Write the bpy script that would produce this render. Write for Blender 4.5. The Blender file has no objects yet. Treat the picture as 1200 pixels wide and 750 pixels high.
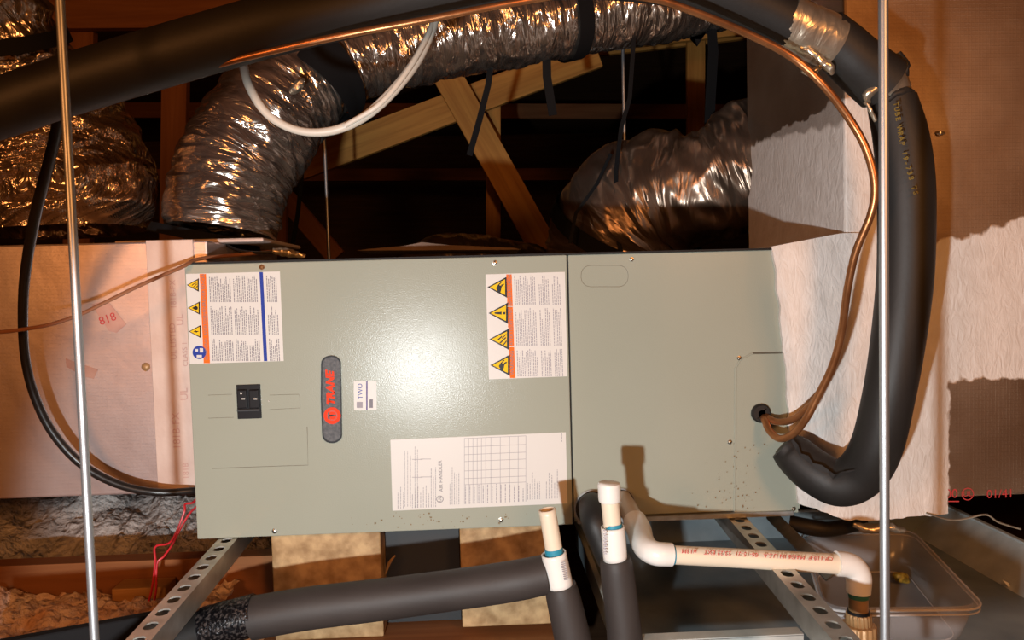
import bpy, bmesh, math, random
from mathutils import Vector, Matrix, noise
random.seed(7)
C = bpy.context.scene.collection
sc = bpy.context.scene

# ------------------------------------------------------------------ camera
F = 867.0
CAM = Vector((0.63914, -1.62090, 0.53727))
PX, RY, YZ = -0.0472732, 0.0265724, -0.0385669
M3 = (Matrix.Rotation(YZ, 3, 'Z') @ Matrix.Rotation(PX, 3, 'X') @ Matrix.Rotation(RY, 3, 'Y'))
cd = bpy.data.cameras.new('camera'); cam = bpy.data.objects.new('camera', cd); C.objects.link(cam)
cd.sensor_width = 36; cd.lens = F / 1200 * 36; cd.clip_start = 0.02
r_, f_, u_ = M3.col[0], M3.col[1], M3.col[2]
cam.matrix_world = Matrix(((r_.x, u_.x, -f_.x, CAM.x), (r_.y, u_.y, -f_.y, CAM.y), (r_.z, u_.z, -f_.z, CAM.z), (0, 0, 0, 1)))
sc.camera = cam

def at(px, py, Y):
    """the point on the world plane y = Y seen at that place of the photograph"""
    d = M3 @ Vector(((px - 600) / F, 1, -(py - 375) / F))
    t = (Y - CAM.y) / d.y
    return CAM + d * t

# ------------------------------------------------------------------ world, lights, exposure
w = bpy.data.worlds.new('world'); sc.world = w; w.use_nodes = True
w.node_tree.nodes['Background'].inputs[0].default_value = (1.0, 0.33, 0.09, 1)
w.node_tree.nodes['Background'].inputs[1].default_value = 0.045
def lamp(name, kind, loc, energy, col, target=None, **kw):
    l = bpy.data.lights.new(name, kind); l.energy = energy; l.color = col
    for k, v in kw.items(): setattr(l, k, v)
    o = bpy.data.objects.new(name, l); C.objects.link(o); o.location = loc
    if target is not None:
        o.rotation_euler = (Vector(target) - Vector(loc)).to_track_quat('-Z', 'Y').to_euler()
    return o
# hand-held work lamp, below and to the left of the camera
lamp('work_lamp', 'SPOT', (0.342, -1.75, 0.165), 112, (0.95, 0.99, 1.0), target=(0.94, 0, -0.10),
     spot_size=math.radians(86), spot_blend=0.16, shadow_soft_size=0.022)
# warm attic bulbs behind the photographer
lamp('attic_bulb', 'POINT', (-0.9, -2.6, 1.0), 72, (1.0, 0.38, 0.11), shadow_soft_size=0.28)
lamp('attic_bulb', 'POINT', (1.9, -2.6, 1.2), 95, (1.0, 0.40, 0.115), shadow_soft_size=0.28)
sc.view_settings.view_transform = 'Standard'; sc.view_settings.look = 'None'
sc.view_settings.exposure = 0.0; sc.view_settings.gamma = 1; sc.view_settings.use_curve_mapping = False

# ------------------------------------------------------------------ materials
def newmat(name):
    m = bpy.data.materials.new(name); m.use_nodes = True
    nt = m.node_tree; b = nt.nodes['Principled BSDF']
    return m, nt, b
def N(nt, t, **kw):
    n = nt.nodes.new(t)
    for k, v in kw.items():
        if k in n.inputs.keys() if hasattr(n.inputs, 'keys') else False: n.inputs[k].default_value = v
        else: setattr(n, k, v)
    return n
def L(nt, a, b): nt.links.new(a, b)
def setp(b, col=None, rough=None, metal=None, spec=None):
    if col is not None: b.inputs['Base Color'].default_value = (*col, 1)
    if rough is not None: b.inputs['Roughness'].default_value = rough
    if metal is not None: b.inputs['Metallic'].default_value = metal
    if spec is not None: b.inputs['Specular IOR Level'].default_value = spec
def coords(nt, kind='Object', scale=(1, 1, 1)):
    tc = N(nt, 'ShaderNodeTexCoord'); mp = N(nt, 'ShaderNodeMapping')
    mp.inputs['Scale'].default_value = scale
    L(nt, tc.outputs[kind], mp.inputs['Vector']); return mp.outputs[0]
def ramp(nt, fac, stops):
    r = N(nt, 'ShaderNodeValToRGB'); e = r.color_ramp.elements
    while len(e) < len(stops): e.new(0.5)
    for i, (p, c) in enumerate(stops): e[i].position = p; e[i].color = (*c, 1) if len(c) == 3 else c
    L(nt, fac, r.inputs[0]); return r.outputs[0]
def plain(name, col, rough=0.5, metal=0.0, spec=0.5):
    m, nt, b = newmat(name); setp(b, col, rough, metal, spec); return m
def mottled(name, c1, c2, scale=8, rough=0.5, metal=0.0, bump=0.1, bscale=60, stretch=(1, 1, 1), spec=0.5, dist=0.002, kind='Object', detail=6, lo=.35, hi=.65):
    m, nt, b = newmat(name); setp(b, None, rough, metal, spec)
    v = coords(nt, kind, stretch)
    n = N(nt, 'ShaderNodeTexNoise'); n.inputs['Scale'].default_value = scale; n.inputs['Detail'].default_value = detail
    L(nt, v, n.inputs['Vector'])
    L(nt, ramp(nt, n.outputs[0], [(lo, c1), (hi, c2)]), b.inputs['Base Color'])
    if bump:
        n2 = N(nt, 'ShaderNodeTexNoise'); n2.inputs['Scale'].default_value = bscale; n2.inputs['Detail'].default_value = 5
        L(nt, v, n2.inputs['Vector'])
        bp = N(nt, 'ShaderNodeBump'); bp.inputs['Strength'].default_value = bump; bp.inputs['Distance'].default_value = dist
        L(nt, n2.outputs[0], bp.inputs['Height']); L(nt, bp.outputs[0], b.inputs['Normal'])
    return m
def foil_mat(name, c1, c2, sx, sy, rough=0.22, bump=0.9, dist=0.02, metal=.85):
    """crinkled metallised film; UV = metres along the duct, metres around it"""
    m, nt, b = newmat(name); setp(b, None, rough, metal)
    v = coords(nt, 'UV', (sx, sy, 1))
    n = N(nt, 'ShaderNodeTexNoise'); n.inputs['Scale'].default_value = 1; n.inputs['Detail'].default_value = 3; n.inputs['Distortion'].default_value = 1.2
    L(nt, v, n.inputs['Vector'])
    vo = N(nt, 'ShaderNodeTexVoronoi'); vo.feature = 'F1'; vo.inputs['Scale'].default_value = 2.2
    mx = N(nt, 'ShaderNodeMixRGB'); mx.inputs[0].default_value = 0.25
    L(nt, v, mx.inputs[1]); L(nt, n.outputs[1], mx.inputs[2]); L(nt, mx.outputs[0], vo.inputs['Vector'])
    ad = N(nt, 'ShaderNodeMath', operation='MULTIPLY_ADD'); ad.inputs[1].default_value = 0.45
    L(nt, vo.outputs['Distance'], ad.inputs[0]); L(nt, n.outputs[0], ad.inputs[2])
    bp = N(nt, 'ShaderNodeBump'); bp.inputs['Strength'].default_value = bump; bp.inputs['Distance'].default_value = dist
    L(nt, ad.outputs[0], bp.inputs['Height']); L(nt, bp.outputs[0], b.inputs['Normal'])
    n3 = N(nt, 'ShaderNodeTexNoise'); n3.inputs['Scale'].default_value = .4
    L(nt, v, n3.inputs['Vector'])
    L(nt, ramp(nt, n3.outputs[0], [(.35, c1), (.65, c2)]), b.inputs['Base Color'])
    return m
def scrim(nt, v, period):
    sp = N(nt, 'ShaderNodeSeparateXYZ'); L(nt, v, sp.inputs[0]); outs = []
    for k in (0, 2):
        a = N(nt, 'ShaderNodeMath', operation='PINGPONG'); a.inputs[1].default_value = period / 2
        L(nt, sp.outputs[k], a.inputs[0])
        c = N(nt, 'ShaderNodeMath', operation='LESS_THAN'); c.inputs[1].default_value = period * 0.13
        L(nt, a.outputs[0], c.inputs[0]); outs.append(c)
    mx = N(nt, 'ShaderNodeMath', operation='MAXIMUM'); L(nt, outs[0].outputs[0], mx.inputs[0]); L(nt, outs[1].outputs[0], mx.inputs[1])
    return mx.outputs[0], sp
def fsk_mat(name, c1, c2, period=0.0085, rough=0.34, metal=0.85):
    m, nt, b = newmat(name); setp(b, None, rough, metal)
    v = coords(nt, 'Object')
    g, sp = scrim(nt, v, period)
    n = N(nt, 'ShaderNodeTexNoise'); n.inputs['Scale'].default_value = 7; n.inputs['Detail'].default_value = 5; L(nt, v, n.inputs['Vector'])
    ad = N(nt, 'ShaderNodeMath', operation='MULTIPLY_ADD'); ad.inputs[1].default_value = 0.30
    nw = N(nt, 'ShaderNodeMath', operation='MULTIPLY'); nw.inputs[1].default_value = .35; L(nt, n.outputs[0], nw.inputs[0])
    L(nt, g, ad.inputs[0]); L(nt, nw.outputs[0], ad.inputs[2])
    bp = N(nt, 'ShaderNodeBump'); bp.inputs['Strength'].default_value = 0.6; bp.inputs['Distance'].default_value = 0.012
    L(nt, ad.outputs[0], bp.inputs['Height']); L(nt, bp.outputs[0], b.inputs['Normal'])
    L(nt, ramp(nt, n.outputs[0], [(.3, c1), (.7, c2)]), b.inputs['Base Color'])
    return m
def wood_mat(name, c1, c2, axis='X', rough=0.6):
    m, nt, b = newmat(name); setp(b, None, rough, 0, .3)
    s = {'X': (1.2, 22, 22), 'Y': (22, 1.2, 22), 'Z': (22, 22, 1.2)}[axis]
    v = coords(nt, 'Object', s)
    n = N(nt, 'ShaderNodeTexNoise'); n.inputs['Scale'].default_value = 1.6; n.inputs['Detail'].default_value = 7; n.inputs['Distortion'].default_value = .6
    L(nt, v, n.inputs['Vector'])
    L(nt, ramp(nt, n.outputs[0], [(.3, c1), (.7, c2)]), b.inputs['Base Color'])
    bp = N(nt, 'ShaderNodeBump'); bp.inputs['Strength'].default_value = .25; bp.inputs['Distance'].default_value = .002
    L(nt, n.outputs[0], bp.inputs['Height']); L(nt, bp.outputs[0], b.inputs['Normal'])
    return m

def panel_mat():
    m, nt, b = newmat('grey_green_enamel'); setp(b, None, 0.22, 0, 0.22)
    v = coords(nt, 'Object')
    n = N(nt, 'ShaderNodeTexNoise'); n.inputs['Scale'].default_value = 3; L(nt, v, n.inputs['Vector'])
    L(nt, ramp(nt, n.outputs[0], [(.3, (.345, .37, .305)), (.7, (.365, .39, .325))]), b.inputs['Base Color'])
    n2 = N(nt, 'ShaderNodeTexNoise'); n2.inputs['Scale'].default_value = 400; n2.inputs['Detail'].default_value = 2; L(nt, v, n2.inputs['Vector'])
    n3 = N(nt, 'ShaderNodeTexNoise'); n3.inputs['Scale'].default_value = 2.2; n3.inputs['Detail'].default_value = 1; L(nt, v, n3.inputs['Vector'])
    b1 = N(nt, 'ShaderNodeBump'); b1.inputs['Strength'].default_value = .32; b1.inputs['Distance'].default_value = .0008
    L(nt, n2.outputs[0], b1.inputs['Height'])
    b2 = N(nt, 'ShaderNodeBump'); b2.inputs['Strength'].default_value = .08; b2.inputs['Distance'].default_value = .01
    L(nt, n3.outputs[0], b2.inputs['Height']); L(nt, b1.outputs[0], b2.inputs['Normal']); L(nt, b2.outputs[0], b.inputs['Normal'])
    return m
MAT = {}
MAT['panel'] = panel_mat()
MAT['label'] = plain('label_paper', (.72, .71, .68), .4, 0, .25)
MAT['ink'] = plain('grey_ink', (.20, .19, .22), .6)
MAT['ink_faint'] = plain('faint_ink', (.33, .31, .35), .6)
MAT['black'] = plain('black_plastic', (.012, .012, .014), .4, 0, .2)
MAT['orange'] = plain('orange_print', (.83, .17, .02), .6, 0, .12)
MAT['yellow'] = plain('yellow_print', (.92, .58, .02), .6, 0, .12)
MAT['blue'] = plain('blue_print', (.03, .06, .35), .6, 0, .12)
MAT['redprint'] = plain('red_print', (.85, .06, .02), .6, 0, .12)
MAT['fsk_red'] = plain('red_stamp', (.55, .05, .05), .6)
MAT['pale_red'] = plain('pale_red_stamp', (.60, .36, .31), .6)
MAT['violet'] = plain('violet_print', (.10, .06, .22), .5)
MAT['gold'] = plain('yellow_stencil', (.16, .11, .01), .7)
MAT['badge'] = mottled('badge_grey', (.06, .062, .07), (.12, .124, .13), 160, .6, 0, .2, 220)
MAT['screw'] = plain('screw_zinc', (.45, .42, .36), .3, 1)
MAT['rust'] = mottled('rusty_screw', (.14, .05, .01), (.3, .14, .05), 200, .6, .5)
MAT['rod'] = plain('zinc_rod', (.46, .48, .50), .42, .85)
MAT['copper'] = mottled('dull_copper', (.36, .145, .055), (.50, .22, .09), 20, .34, .8, .2, 80)
MAT['rubber'] = mottled('black_foam_rubber', (.012, .011, .0105), (.019, .0175, .0165), 6, .55, 0, .25, 120, dist=.001)
MAT['rubber_brown'] = mottled('grey_foam_rubber', (.030, .024, .022), (.042, .034, .031), 6, .6, 0, .25, 120, dist=.001)
MAT['strap'] = plain('black_strap', (.009, .009, .010), .8, 0, .15)
MAT['cable'] = plain('black_cable', (.014, .012, .011), .35)
MAT['white_cable'] = plain('white_cable_jacket', (.58, .52, .44), .45)
MAT['brown_wire'] = plain('brown_wire', (.30, .12, .055), .4)
MAT['red_wire'] = plain('red_wire', (.55, .02, .03), .4)
MAT['pvc'] = mottled('cream_pvc', (.76, .64, .49), (.82, .71, .56), 5, .35, 0, 0)
MAT['pvc_white'] = mottled('white_pvc', (.78, .75, .70), (.84, .81, .77), 5, .3, 0, 0)
MAT['primer'] = plain('blue_primer', (.03, .25, .36), .4)
MAT['primer_green'] = plain('green_primer', (.03, .14, .09), .4)
MAT['brass'] = mottled('tan_fitting', (.34, .19, .08), (.46, .27, .12), 30, .45, .25, .2, 90)
MAT['galv'] = mottled('galvanised', (.30, .31, .31), (.44, .45, .44), 30, .42, .5, .15, 70, detail=8)
MAT['strut'] = mottled('galvanised_strut', (.40, .38, .34), (.60, .58, .53), 18, .38, .85, .15, 90, detail=8)
MAT['pan_steel_lit'] = mottled('pan_steel_lit', (.44, .48, .47), (.62, .66, .64), 12, .5, .25, .15, 60, detail=8)  # pan steel lightened so the walls look lamp-lit
MAT['pan_shaded'] = mottled('shaded_pan_steel', (.16, .20, .22), (.27, .32, .34), 7, .55, .15, .2, 40, detail=10)  # same pan steel, darkened and cooled to look shaded
MAT['dark'] = plain('dark_gap', (.006, .005, .005), .7)
MAT['wood_warm'] = wood_mat('fir_lumber', (.58, .25, .055), (.82, .42, .10), 'X')
MAT['wood_x'] = wood_mat('fir_lumber_long', (.30, .14, .04), (.45, .24, .08), 'X')
MAT['wood_rust'] = wood_mat('old_lumber', (.20, .07, .022), (.30, .12, .04), 'X')
MAT['ply'] = mottled('strand_board', (.30, .18, .075), (.56, .38, .19), 30, .6, 0, .3, 120)
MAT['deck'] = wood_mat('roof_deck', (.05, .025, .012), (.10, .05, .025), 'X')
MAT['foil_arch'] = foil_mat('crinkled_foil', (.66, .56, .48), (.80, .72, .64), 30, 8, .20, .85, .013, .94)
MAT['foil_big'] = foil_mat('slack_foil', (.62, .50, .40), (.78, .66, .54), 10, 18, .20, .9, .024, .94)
MAT['foil_rear_shaded'] = foil_mat('shaded_rear_foil', (.26, .19, .14), (.36, .27, .21), 20, 3, .30, .7, .016)  # duct foil darkened to stand in for shade behind the unit
MAT['fsk_pink'] = fsk_mat('foil_scrim_facing', (.64, .52, .50), (.74, .64, .63), rough=.40, metal=.72)
MAT['foil_tape'] = foil_mat('foil_tape', (.62, .54, .42), (.82, .74, .60), 30, 14, .30, .5, .006)
MAT['tape_pale'] = mottled('pale_tape', (.66, .50, .43), (.74, .60, .53), 9, .5, .25, .3, 60)

# mastic painted foil board: white paint with bare patches left in it
def mastic_mat():
    m, nt, b = newmat('mastic_on_foil_board'); setp(b, None, .5)
    v = coords(nt, 'Object')
    g, sp = scrim(nt, v, .0085)
    n = N(nt, 'ShaderNodeTexNoise'); n.inputs['Scale'].default_value = 22; n.inputs['Detail'].default_value = 6; L(nt, v, n.inputs['Vector'])
    nz = N(nt, 'ShaderNodeMath', operation='MULTIPLY_ADD'); nz.inputs[1].default_value = .05; nz.inputs[2].default_value = -.025; L(nt, n.outputs[0], nz.inputs[0])
    def add(a, bsock):
        k = N(nt, 'ShaderNodeMath', operation='ADD'); L(nt, a, k.inputs[0]); L(nt, bsock, k.inputs[1]); return k.outputs[0]
    X = add(sp.outputs[0], nz.outputs[0]); Z = add(sp.outputs[2], nz.outputs[0])
    def step(s, lo, hi):
        k = N(nt, 'ShaderNodeMapRange'); k.inputs[1].default_value = lo; k.inputs[2].default_value = hi; L(nt, s, k.inputs[0]); return k.outputs[0]
    def mul(a, c):
        k = N(nt, 'ShaderNodeMath', operation='MULTIPLY'); L(nt, a, k.inputs[0]); L(nt, c, k.inputs[1]); return k.outputs[0]
    def mxx(a, c):
        k = N(nt, 'ShaderNodeMath', operation='MAXIMUM'); L(nt, a, k.inputs[0]); L(nt, c, k.inputs[1]); return k.outputs[0]
    # bare upper field on the front
    a = at(1100, 285, 0); bb = at(1200, 240, 0)
    tilt = N(nt, 'ShaderNodeMath', operation='MULTIPLY_ADD'); tilt.inputs[1].default_value = -(bb.z - a.z) / (bb.x - a.x) * .6; L(nt, sp.outputs[0], tilt.inputs[0]); tilt.inputs[2].default_value = 0
    zt = add(Z, tilt.outputs[0]); z0 = a.z + tilt.inputs[1].default_value * a.x
    up = mxx(mul(step(zt, z0 - .004, z0 + .004), step(X, 1.58, 1.60)), step(Z, .925, .935))
    c1 = at(1112, 445, 0); c2 = at(1230, 594, 0)
    def inv(s):
        k = N(nt, 'ShaderNodeMath', operation='SUBTRACT'); k.inputs[0].default_value = 1; L(nt, s, k.inputs[1]); return k.outputs[0]
    win = mul(mul(step(X, c1.x - .003, c1.x + .003), inv(step(X, c2.x, c2.x + .004))), mul(inv(step(Z, c1.z - .003, c1.z + .003)), step(Z, c2.z + .012, c2.z + .018)))
    # far left flank: dark taped top
    s1 = at(990, 132, 0.0)
    ts = N(nt, 'ShaderNodeMath', operation='MULTIPLY_ADD'); ts.inputs[1].default_value = -.12; L(nt, sp.outputs[1], ts.inputs[0]); ts.inputs[2].default_value = 0
    flank = mul(step(add(Z, ts.outputs[0]), s1.z - .03, s1.z - .02), inv(step(sp.outputs[0], 1.445, 1.45)))
    bare = mxx(mxx(up, win), flank)
    c = ramp(nt, n.outputs[0], [(.3, (.74, .68, .63)), (.7, (.84, .79, .75))])
    n4 = N(nt, 'ShaderNodeTexNoise'); n4.inputs['Scale'].default_value = 4; n4.inputs['Detail'].default_value = 6; L(nt, v, n4.inputs['Vector'])
    cb = ramp(nt, n4.outputs[0], [(.35, (.34, .22, .14)), (.62, (.50, .37, .27)), (.75, (.64, .52, .42))])
    cf = ramp(nt, n4.outputs[0], [(.4, (.10, .09, .085)), (.70, (.14, .13, .12))])
    m2 = N(nt, 'ShaderNodeMixRGB'); L(nt, flank, m2.inputs[0]); L(nt, cb, m2.inputs[1]); L(nt, cf, m2.inputs[2])
    mx = N(nt, 'ShaderNodeMixRGB'); L(nt, bare, mx.inputs[0]); L(nt, c, mx.inputs[1]); L(nt, m2.outputs[0], mx.inputs[2]); L(nt, mx.outputs[0], b.inputs['Base Color'])
    mt = N(nt, 'ShaderNodeMath', operation='MULTIPLY'); mt.inputs[1].default_value = .8; L(nt, bare, mt.inputs[0]); L(nt, mt.outputs[0], b.inputs['Metallic'])
    n5 = N(nt, 'ShaderNodeTexNoise'); n5.inputs['Scale'].default_value = 38; n5.inputs['Detail'].default_value = 5; n5.inputs['Distortion'].default_value = 1.5
    v2 = coords(nt, 'Object', (1.6, 1, .6)); L(nt, v2, n5.inputs['Vector'])
    mb = N(nt, 'ShaderNodeMixRGB'); L(nt, bare, mb.inputs[0]); L(nt, n5.outputs[0], mb.inputs[1])
    sg = N(nt, 'ShaderNodeMath', operation='MULTIPLY_ADD'); sg.inputs[1].default_value = .18; L(nt, g, sg.inputs[0]); L(nt, n4.outputs[0], sg.inputs[2]); L(nt, sg.outputs[0], mb.inputs[2])
    bp = N(nt, 'ShaderNodeBump'); bp.inputs['Strength'].default_value = .55; bp.inputs['Distance'].default_value = .006
    L(nt, mb.outputs[0], bp.inputs['Height']); L(nt, bp.outputs[0], b.inputs['Normal'])
    rr = N(nt, 'ShaderNodeMapRange'); rr.inputs[3].default_value = .6; rr.inputs[4].default_value = .42; L(nt, bare, rr.inputs[0]); L(nt, rr.outputs[0], b.inputs['Roughness'])
    return m
MAT['mastic'] = mastic_mat()
def clear_mat():
    m, nt, b = newmat('clear_plastic'); setp(b, (.62, .58, .58), .16, 0)
    b.inputs['Alpha'].default_value = .22
    return m
MAT['clear'] = clear_mat()
def fluff_mat(name, c1, c2):
    return mottled(name, c1, c2, 14, .95, 0, 1.0, 55, spec=.1, dist=.02)
MAT['fluff_grey'] = fluff_mat('grey_cellulose', (.36, .34, .33), (.62, .58, .55))
MAT['fluff_pink'] = fluff_mat('pink_orange_fibre', (.62, .36, .22), (.80, .66, .58))

# ------------------------------------------------------------------ mesh helpers
def link(name, bm, mat, parent=None, smooth=False):
    me = bpy.data.meshes.new(name); bm.to_mesh(me); bm.free()
    me.materials.append(MAT[mat] if isinstance(mat, str) else mat)
    if smooth:
        for p in me.polygons: p.use_smooth = True
        try: me.set_sharp_from_angle(angle=math.radians(40))
        except Exception: pass
    o = bpy.data.objects.new(name, me); C.objects.link(o)
    if parent is not None: o.parent = parent
    return o
def tag(o, label, cat, group=None, kind=None):
    o['label'] = label; o['category'] = cat
    if group: o['group'] = group
    if kind: o['kind'] = kind
    return o
def thing(name, label, cat, group=None, kind=None):
    o = bpy.data.objects.new(name, None); C.objects.link(o); o.empty_display_size = .05
    return tag(o, label, cat, group, kind)
def struct(o): o['kind'] = 'structure'; return o
def box(bm, x0, x1, y0, y1, z0, z1):
    v = [bm.verts.new(p) for p in ((x0,y0,z0),(x1,y0,z0),(x1,y1,z0),(x0,y1,z0),(x0,y0,z1),(x1,y0,z1),(x1,y1,z1),(x0,y1,z1))]
    for f in ((3,2,1,0),(4,5,6,7),(0,1,5,4),(1,2,6,5),(2,3,7,6),(3,0,4,7)): bm.faces.new([v[i] for i in f])
    return v
def bevel(bm, w, seg=2):
    bmesh.ops.bevel(bm, geom=list(bm.edges), offset=w, segments=seg, affect='EDGES', profile=.5)
def boxobj(name, x0, x1, y0, y1, z0, z1, mat, parent=None, bev=0):
    bm = bmesh.new(); box(bm, x0, x1, y0, y1, z0, z1)
    if bev: bevel(bm, bev)
    return link(name, bm, mat, parent)
def spline(pts, n):
    """Catmull-Rom through rows of any length"""
    P = [list(p) for p in pts]; P = [[2*a-b for a, b in zip(P[0], P[1])]] + P + [[2*a-b for a, b in zip(P[-1], P[-2])]]
    out = []
    for i in range(1, len(P) - 2):
        for k in range(n):
            t = k / n
            out.append([0.5*((2*b)+(-a+c)*t+(2*a-5*b+4*c-d)*t*t+(-a+3*b-3*c+d)*t**3) for a, b, c, d in zip(P[i-1], P[i], P[i+1], P[i+2])])
    out.append(P[-2]); return out
def tube(bm, rows, seg=16, caps=True, disp=None, squash=None):
    """rows: x,y,z,r"""
    uv = bm.loops.layers.uv.verify()
    pts = [Vector(r[:3]) for r in rows]; rings = []; s = 0; ss = []
    T = []
    for i in range(len(pts)):
        a = pts[max(i-1, 0)]; b = pts[min(i+1, len(pts)-1)]; T.append((b-a).normalized())
    nrm = T[0].orthogonal().normalized()
    for i, p in enumerate(pts):
        if i: 
            s += (p-pts[i-1]).length
            nrm = (T[i-1].rotation_difference(T[i]) @ nrm)
        nrm = (nrm - T[i]*nrm.dot(T[i])).normalized(); bn = T[i].cross(nrm); ss.append(s)
        ring = []
        for k in range(seg):
            a = 2*math.pi*k/seg; d = nrm*math.cos(a)+bn*math.sin(a); r = rows[i][3]
            if disp: r += disp(s, a, p + d*r)
            ring.append(bm.verts.new(p + d*r))
        rings.append(ring)
    for i in range(len(rings)-1):
        for k in range(seg):
            f = bm.faces.new((rings[i][k], rings[i][(k+1)%seg], rings[i+1][(k+1)%seg], rings[i+1][k]))
            rr = rows[i][3]*2*math.pi/seg
            for lp, (u, v) in zip(f.loops, ((ss[i], k*rr), (ss[i], (k+1)*rr), (ss[i+1], (k+1)*rr), (ss[i+1], k*rr))): lp[uv].uv = (u, v)
            f.smooth = True
    if caps:
        bm.faces.new(rings[0][::-1]); bm.faces.new(rings[-1])
    return rings
def prow(px, py, Y, rpx):
    p = at(px, py, Y); return (p.x, p.y, p.z, rpx*(Y-CAM.y)/F)
def ptube(name, rows, mat, parent=None, seg=14, n=8, caps=True, disp=None):
    bm = bmesh.new(); tube(bm, spline([prow(*r) for r in rows], n), seg, caps, disp)
    bmesh.ops.recalc_face_normals(bm, faces=bm.faces)
    return link(name, bm, mat, parent, smooth=True)
def wtube(name, rows, mat, parent=None, seg=14, n=6, caps=True):
    bm = bmesh.new(); tube(bm, spline(rows, n) if n else rows, seg, caps)
    bmesh.ops.recalc_face_normals(bm, faces=bm.faces)
    return link(name, bm, mat, parent, smooth=True)
def pplate(name, pix, Y, th, mat, parent=None):
    """flat plate standing on the plane y = Y, outline measured off the photograph"""
    bm = bmesh.new(); P = [at(x, y, Y) for x, y in pix]
    a = [bm.verts.new(p) for p in P]; b = [bm.verts.new(p - Vector((0, th, 0))) for p in P]
    bm.faces.new(a); bm.faces.new(b[::-1])
    for i in range(len(P)): bm.faces.new((a[i], a[(i+1)%len(P)], b[(i+1)%len(P)], b[i]))
    bmesh.ops.recalc_face_normals(bm, faces=bm.faces)
    return link(name, bm, mat, parent)
def prints(name, quads, Y, mat, parent):
    """ink: flat quads on a plane, all of one colour"""
    bm = bmesh.new()
    for q in quads: bm.faces.new([bm.verts.new(at(x, y, Y)) for x, y in q])
    bmesh.ops.recalc_face_normals(bm, faces=bm.faces)
    return link(name, bm, mat, parent)
def rect(x0, y0, x1, y1): return ((x0, y0), (x1, y0), (x1, y1), (x0, y1))
def text(s, origin, xdir, ydir, size, mat, parent, name='lettering', align='CENTER', ext=0, shear=0, bold=0):
    cu = bpy.data.curves.new('t', 'FONT'); cu.body = s; cu.size = size; cu.align_x = align; cu.align_y = 'CENTER'; cu.extrude = ext; cu.shear = shear; cu.offset = bold
    cu.resolution_u = 3
    o = bpy.data.objects.new('t', cu); C.objects.link(o)
    dg = bpy.context.evaluated_depsgraph_get(); me = bpy.data.meshes.new_from_object(o.evaluated_get(dg))
    bpy.data.objects.remove(o)
    x = Vector(xdir).normalized(); y = (Vector(ydir) - x*Vector(ydir).dot(x)).normalized(); z = x.cross(y)
    M = Matrix(((x.x, y.x, z.x, origin[0]), (x.y, y.y, z.y, origin[1]), (x.z, y.z, z.z, origin[2]), (0,0,0,1)))
    me.transform(M); me.materials.clear(); me.materials.append(MAT[mat])
    ob = bpy.data.objects.new(name, me); C.objects.link(ob); ob.parent = parent; return ob
UP = (0, 0, 1); LEFT = (-1, 0, 0); RIGHT = (1, 0, 0); DOWN = (0, 0, -1)
def px2m(n, Y=0): return n*(Y-CAM.y)/F
def uptext(s, px, py, h, mat, parent, Y=-.0012, **kw):
    return text(s, at(px, py, Y), UP, LEFT, px2m(h, Y)*1.35, mat, parent, **kw)
def bar(name, a, b, wdt, thk, mat, parent=None, side=None, bev=.002):
    """a straight board from a to b; wdt in the plane facing the camera, thk in depth"""
    a = Vector(a); b = Vector(b); d = (b-a); Ln = d.length; d.normalize()
    dep = Vector(side) if side else Vector((0, 1, 0)); dep = (dep - d*dep.dot(d)).normalized(); s = d.cross(dep)
    bm = bmesh.new(); box(bm, 0, Ln, -wdt/2, wdt/2, -thk/2, thk/2)
    if bev: bevel(bm, bev, 1)
    o = link(name, bm, mat, parent)
    o.matrix_world = Matrix(((d.x, s.x, dep.x, a.x), (d.y, s.y, dep.y, a.y), (d.z, s.z, dep.z, a.z), (0,0,0,1)))
    return o
def screw(parent, px, py, Y=0, r=.0058, mat='screw'):
    p = at(px, py, Y); bm = bmesh.new()
    tube(bm, [(p.x, p.y, p.z, r), (p.x, p.y-.002, p.z, r), (p.x, p.y-.0022, p.z, r*.72), (p.x, p.y-.005, p.z, r*.68), (p.x, p.y-.0056, p.z, r*.5)], 12)
    bmesh.ops.recalc_face_normals(bm, faces=bm.faces)
    return link('screw', bm, mat, parent, True)

# ================================================================== the attic shell
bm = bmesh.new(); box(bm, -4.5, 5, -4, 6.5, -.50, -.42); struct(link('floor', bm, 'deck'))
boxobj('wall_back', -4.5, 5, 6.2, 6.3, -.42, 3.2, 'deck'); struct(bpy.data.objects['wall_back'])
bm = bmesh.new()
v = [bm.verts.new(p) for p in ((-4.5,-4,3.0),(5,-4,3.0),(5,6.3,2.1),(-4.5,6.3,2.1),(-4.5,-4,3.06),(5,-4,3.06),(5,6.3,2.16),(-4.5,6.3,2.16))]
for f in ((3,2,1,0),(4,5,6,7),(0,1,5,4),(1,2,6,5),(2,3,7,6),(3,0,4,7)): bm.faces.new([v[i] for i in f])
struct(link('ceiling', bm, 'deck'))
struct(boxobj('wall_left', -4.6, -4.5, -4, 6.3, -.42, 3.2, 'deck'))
struct(boxobj('wall_right', 5, 5.1, -4, 6.3, -.42, 3.2, 'deck'))

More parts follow.
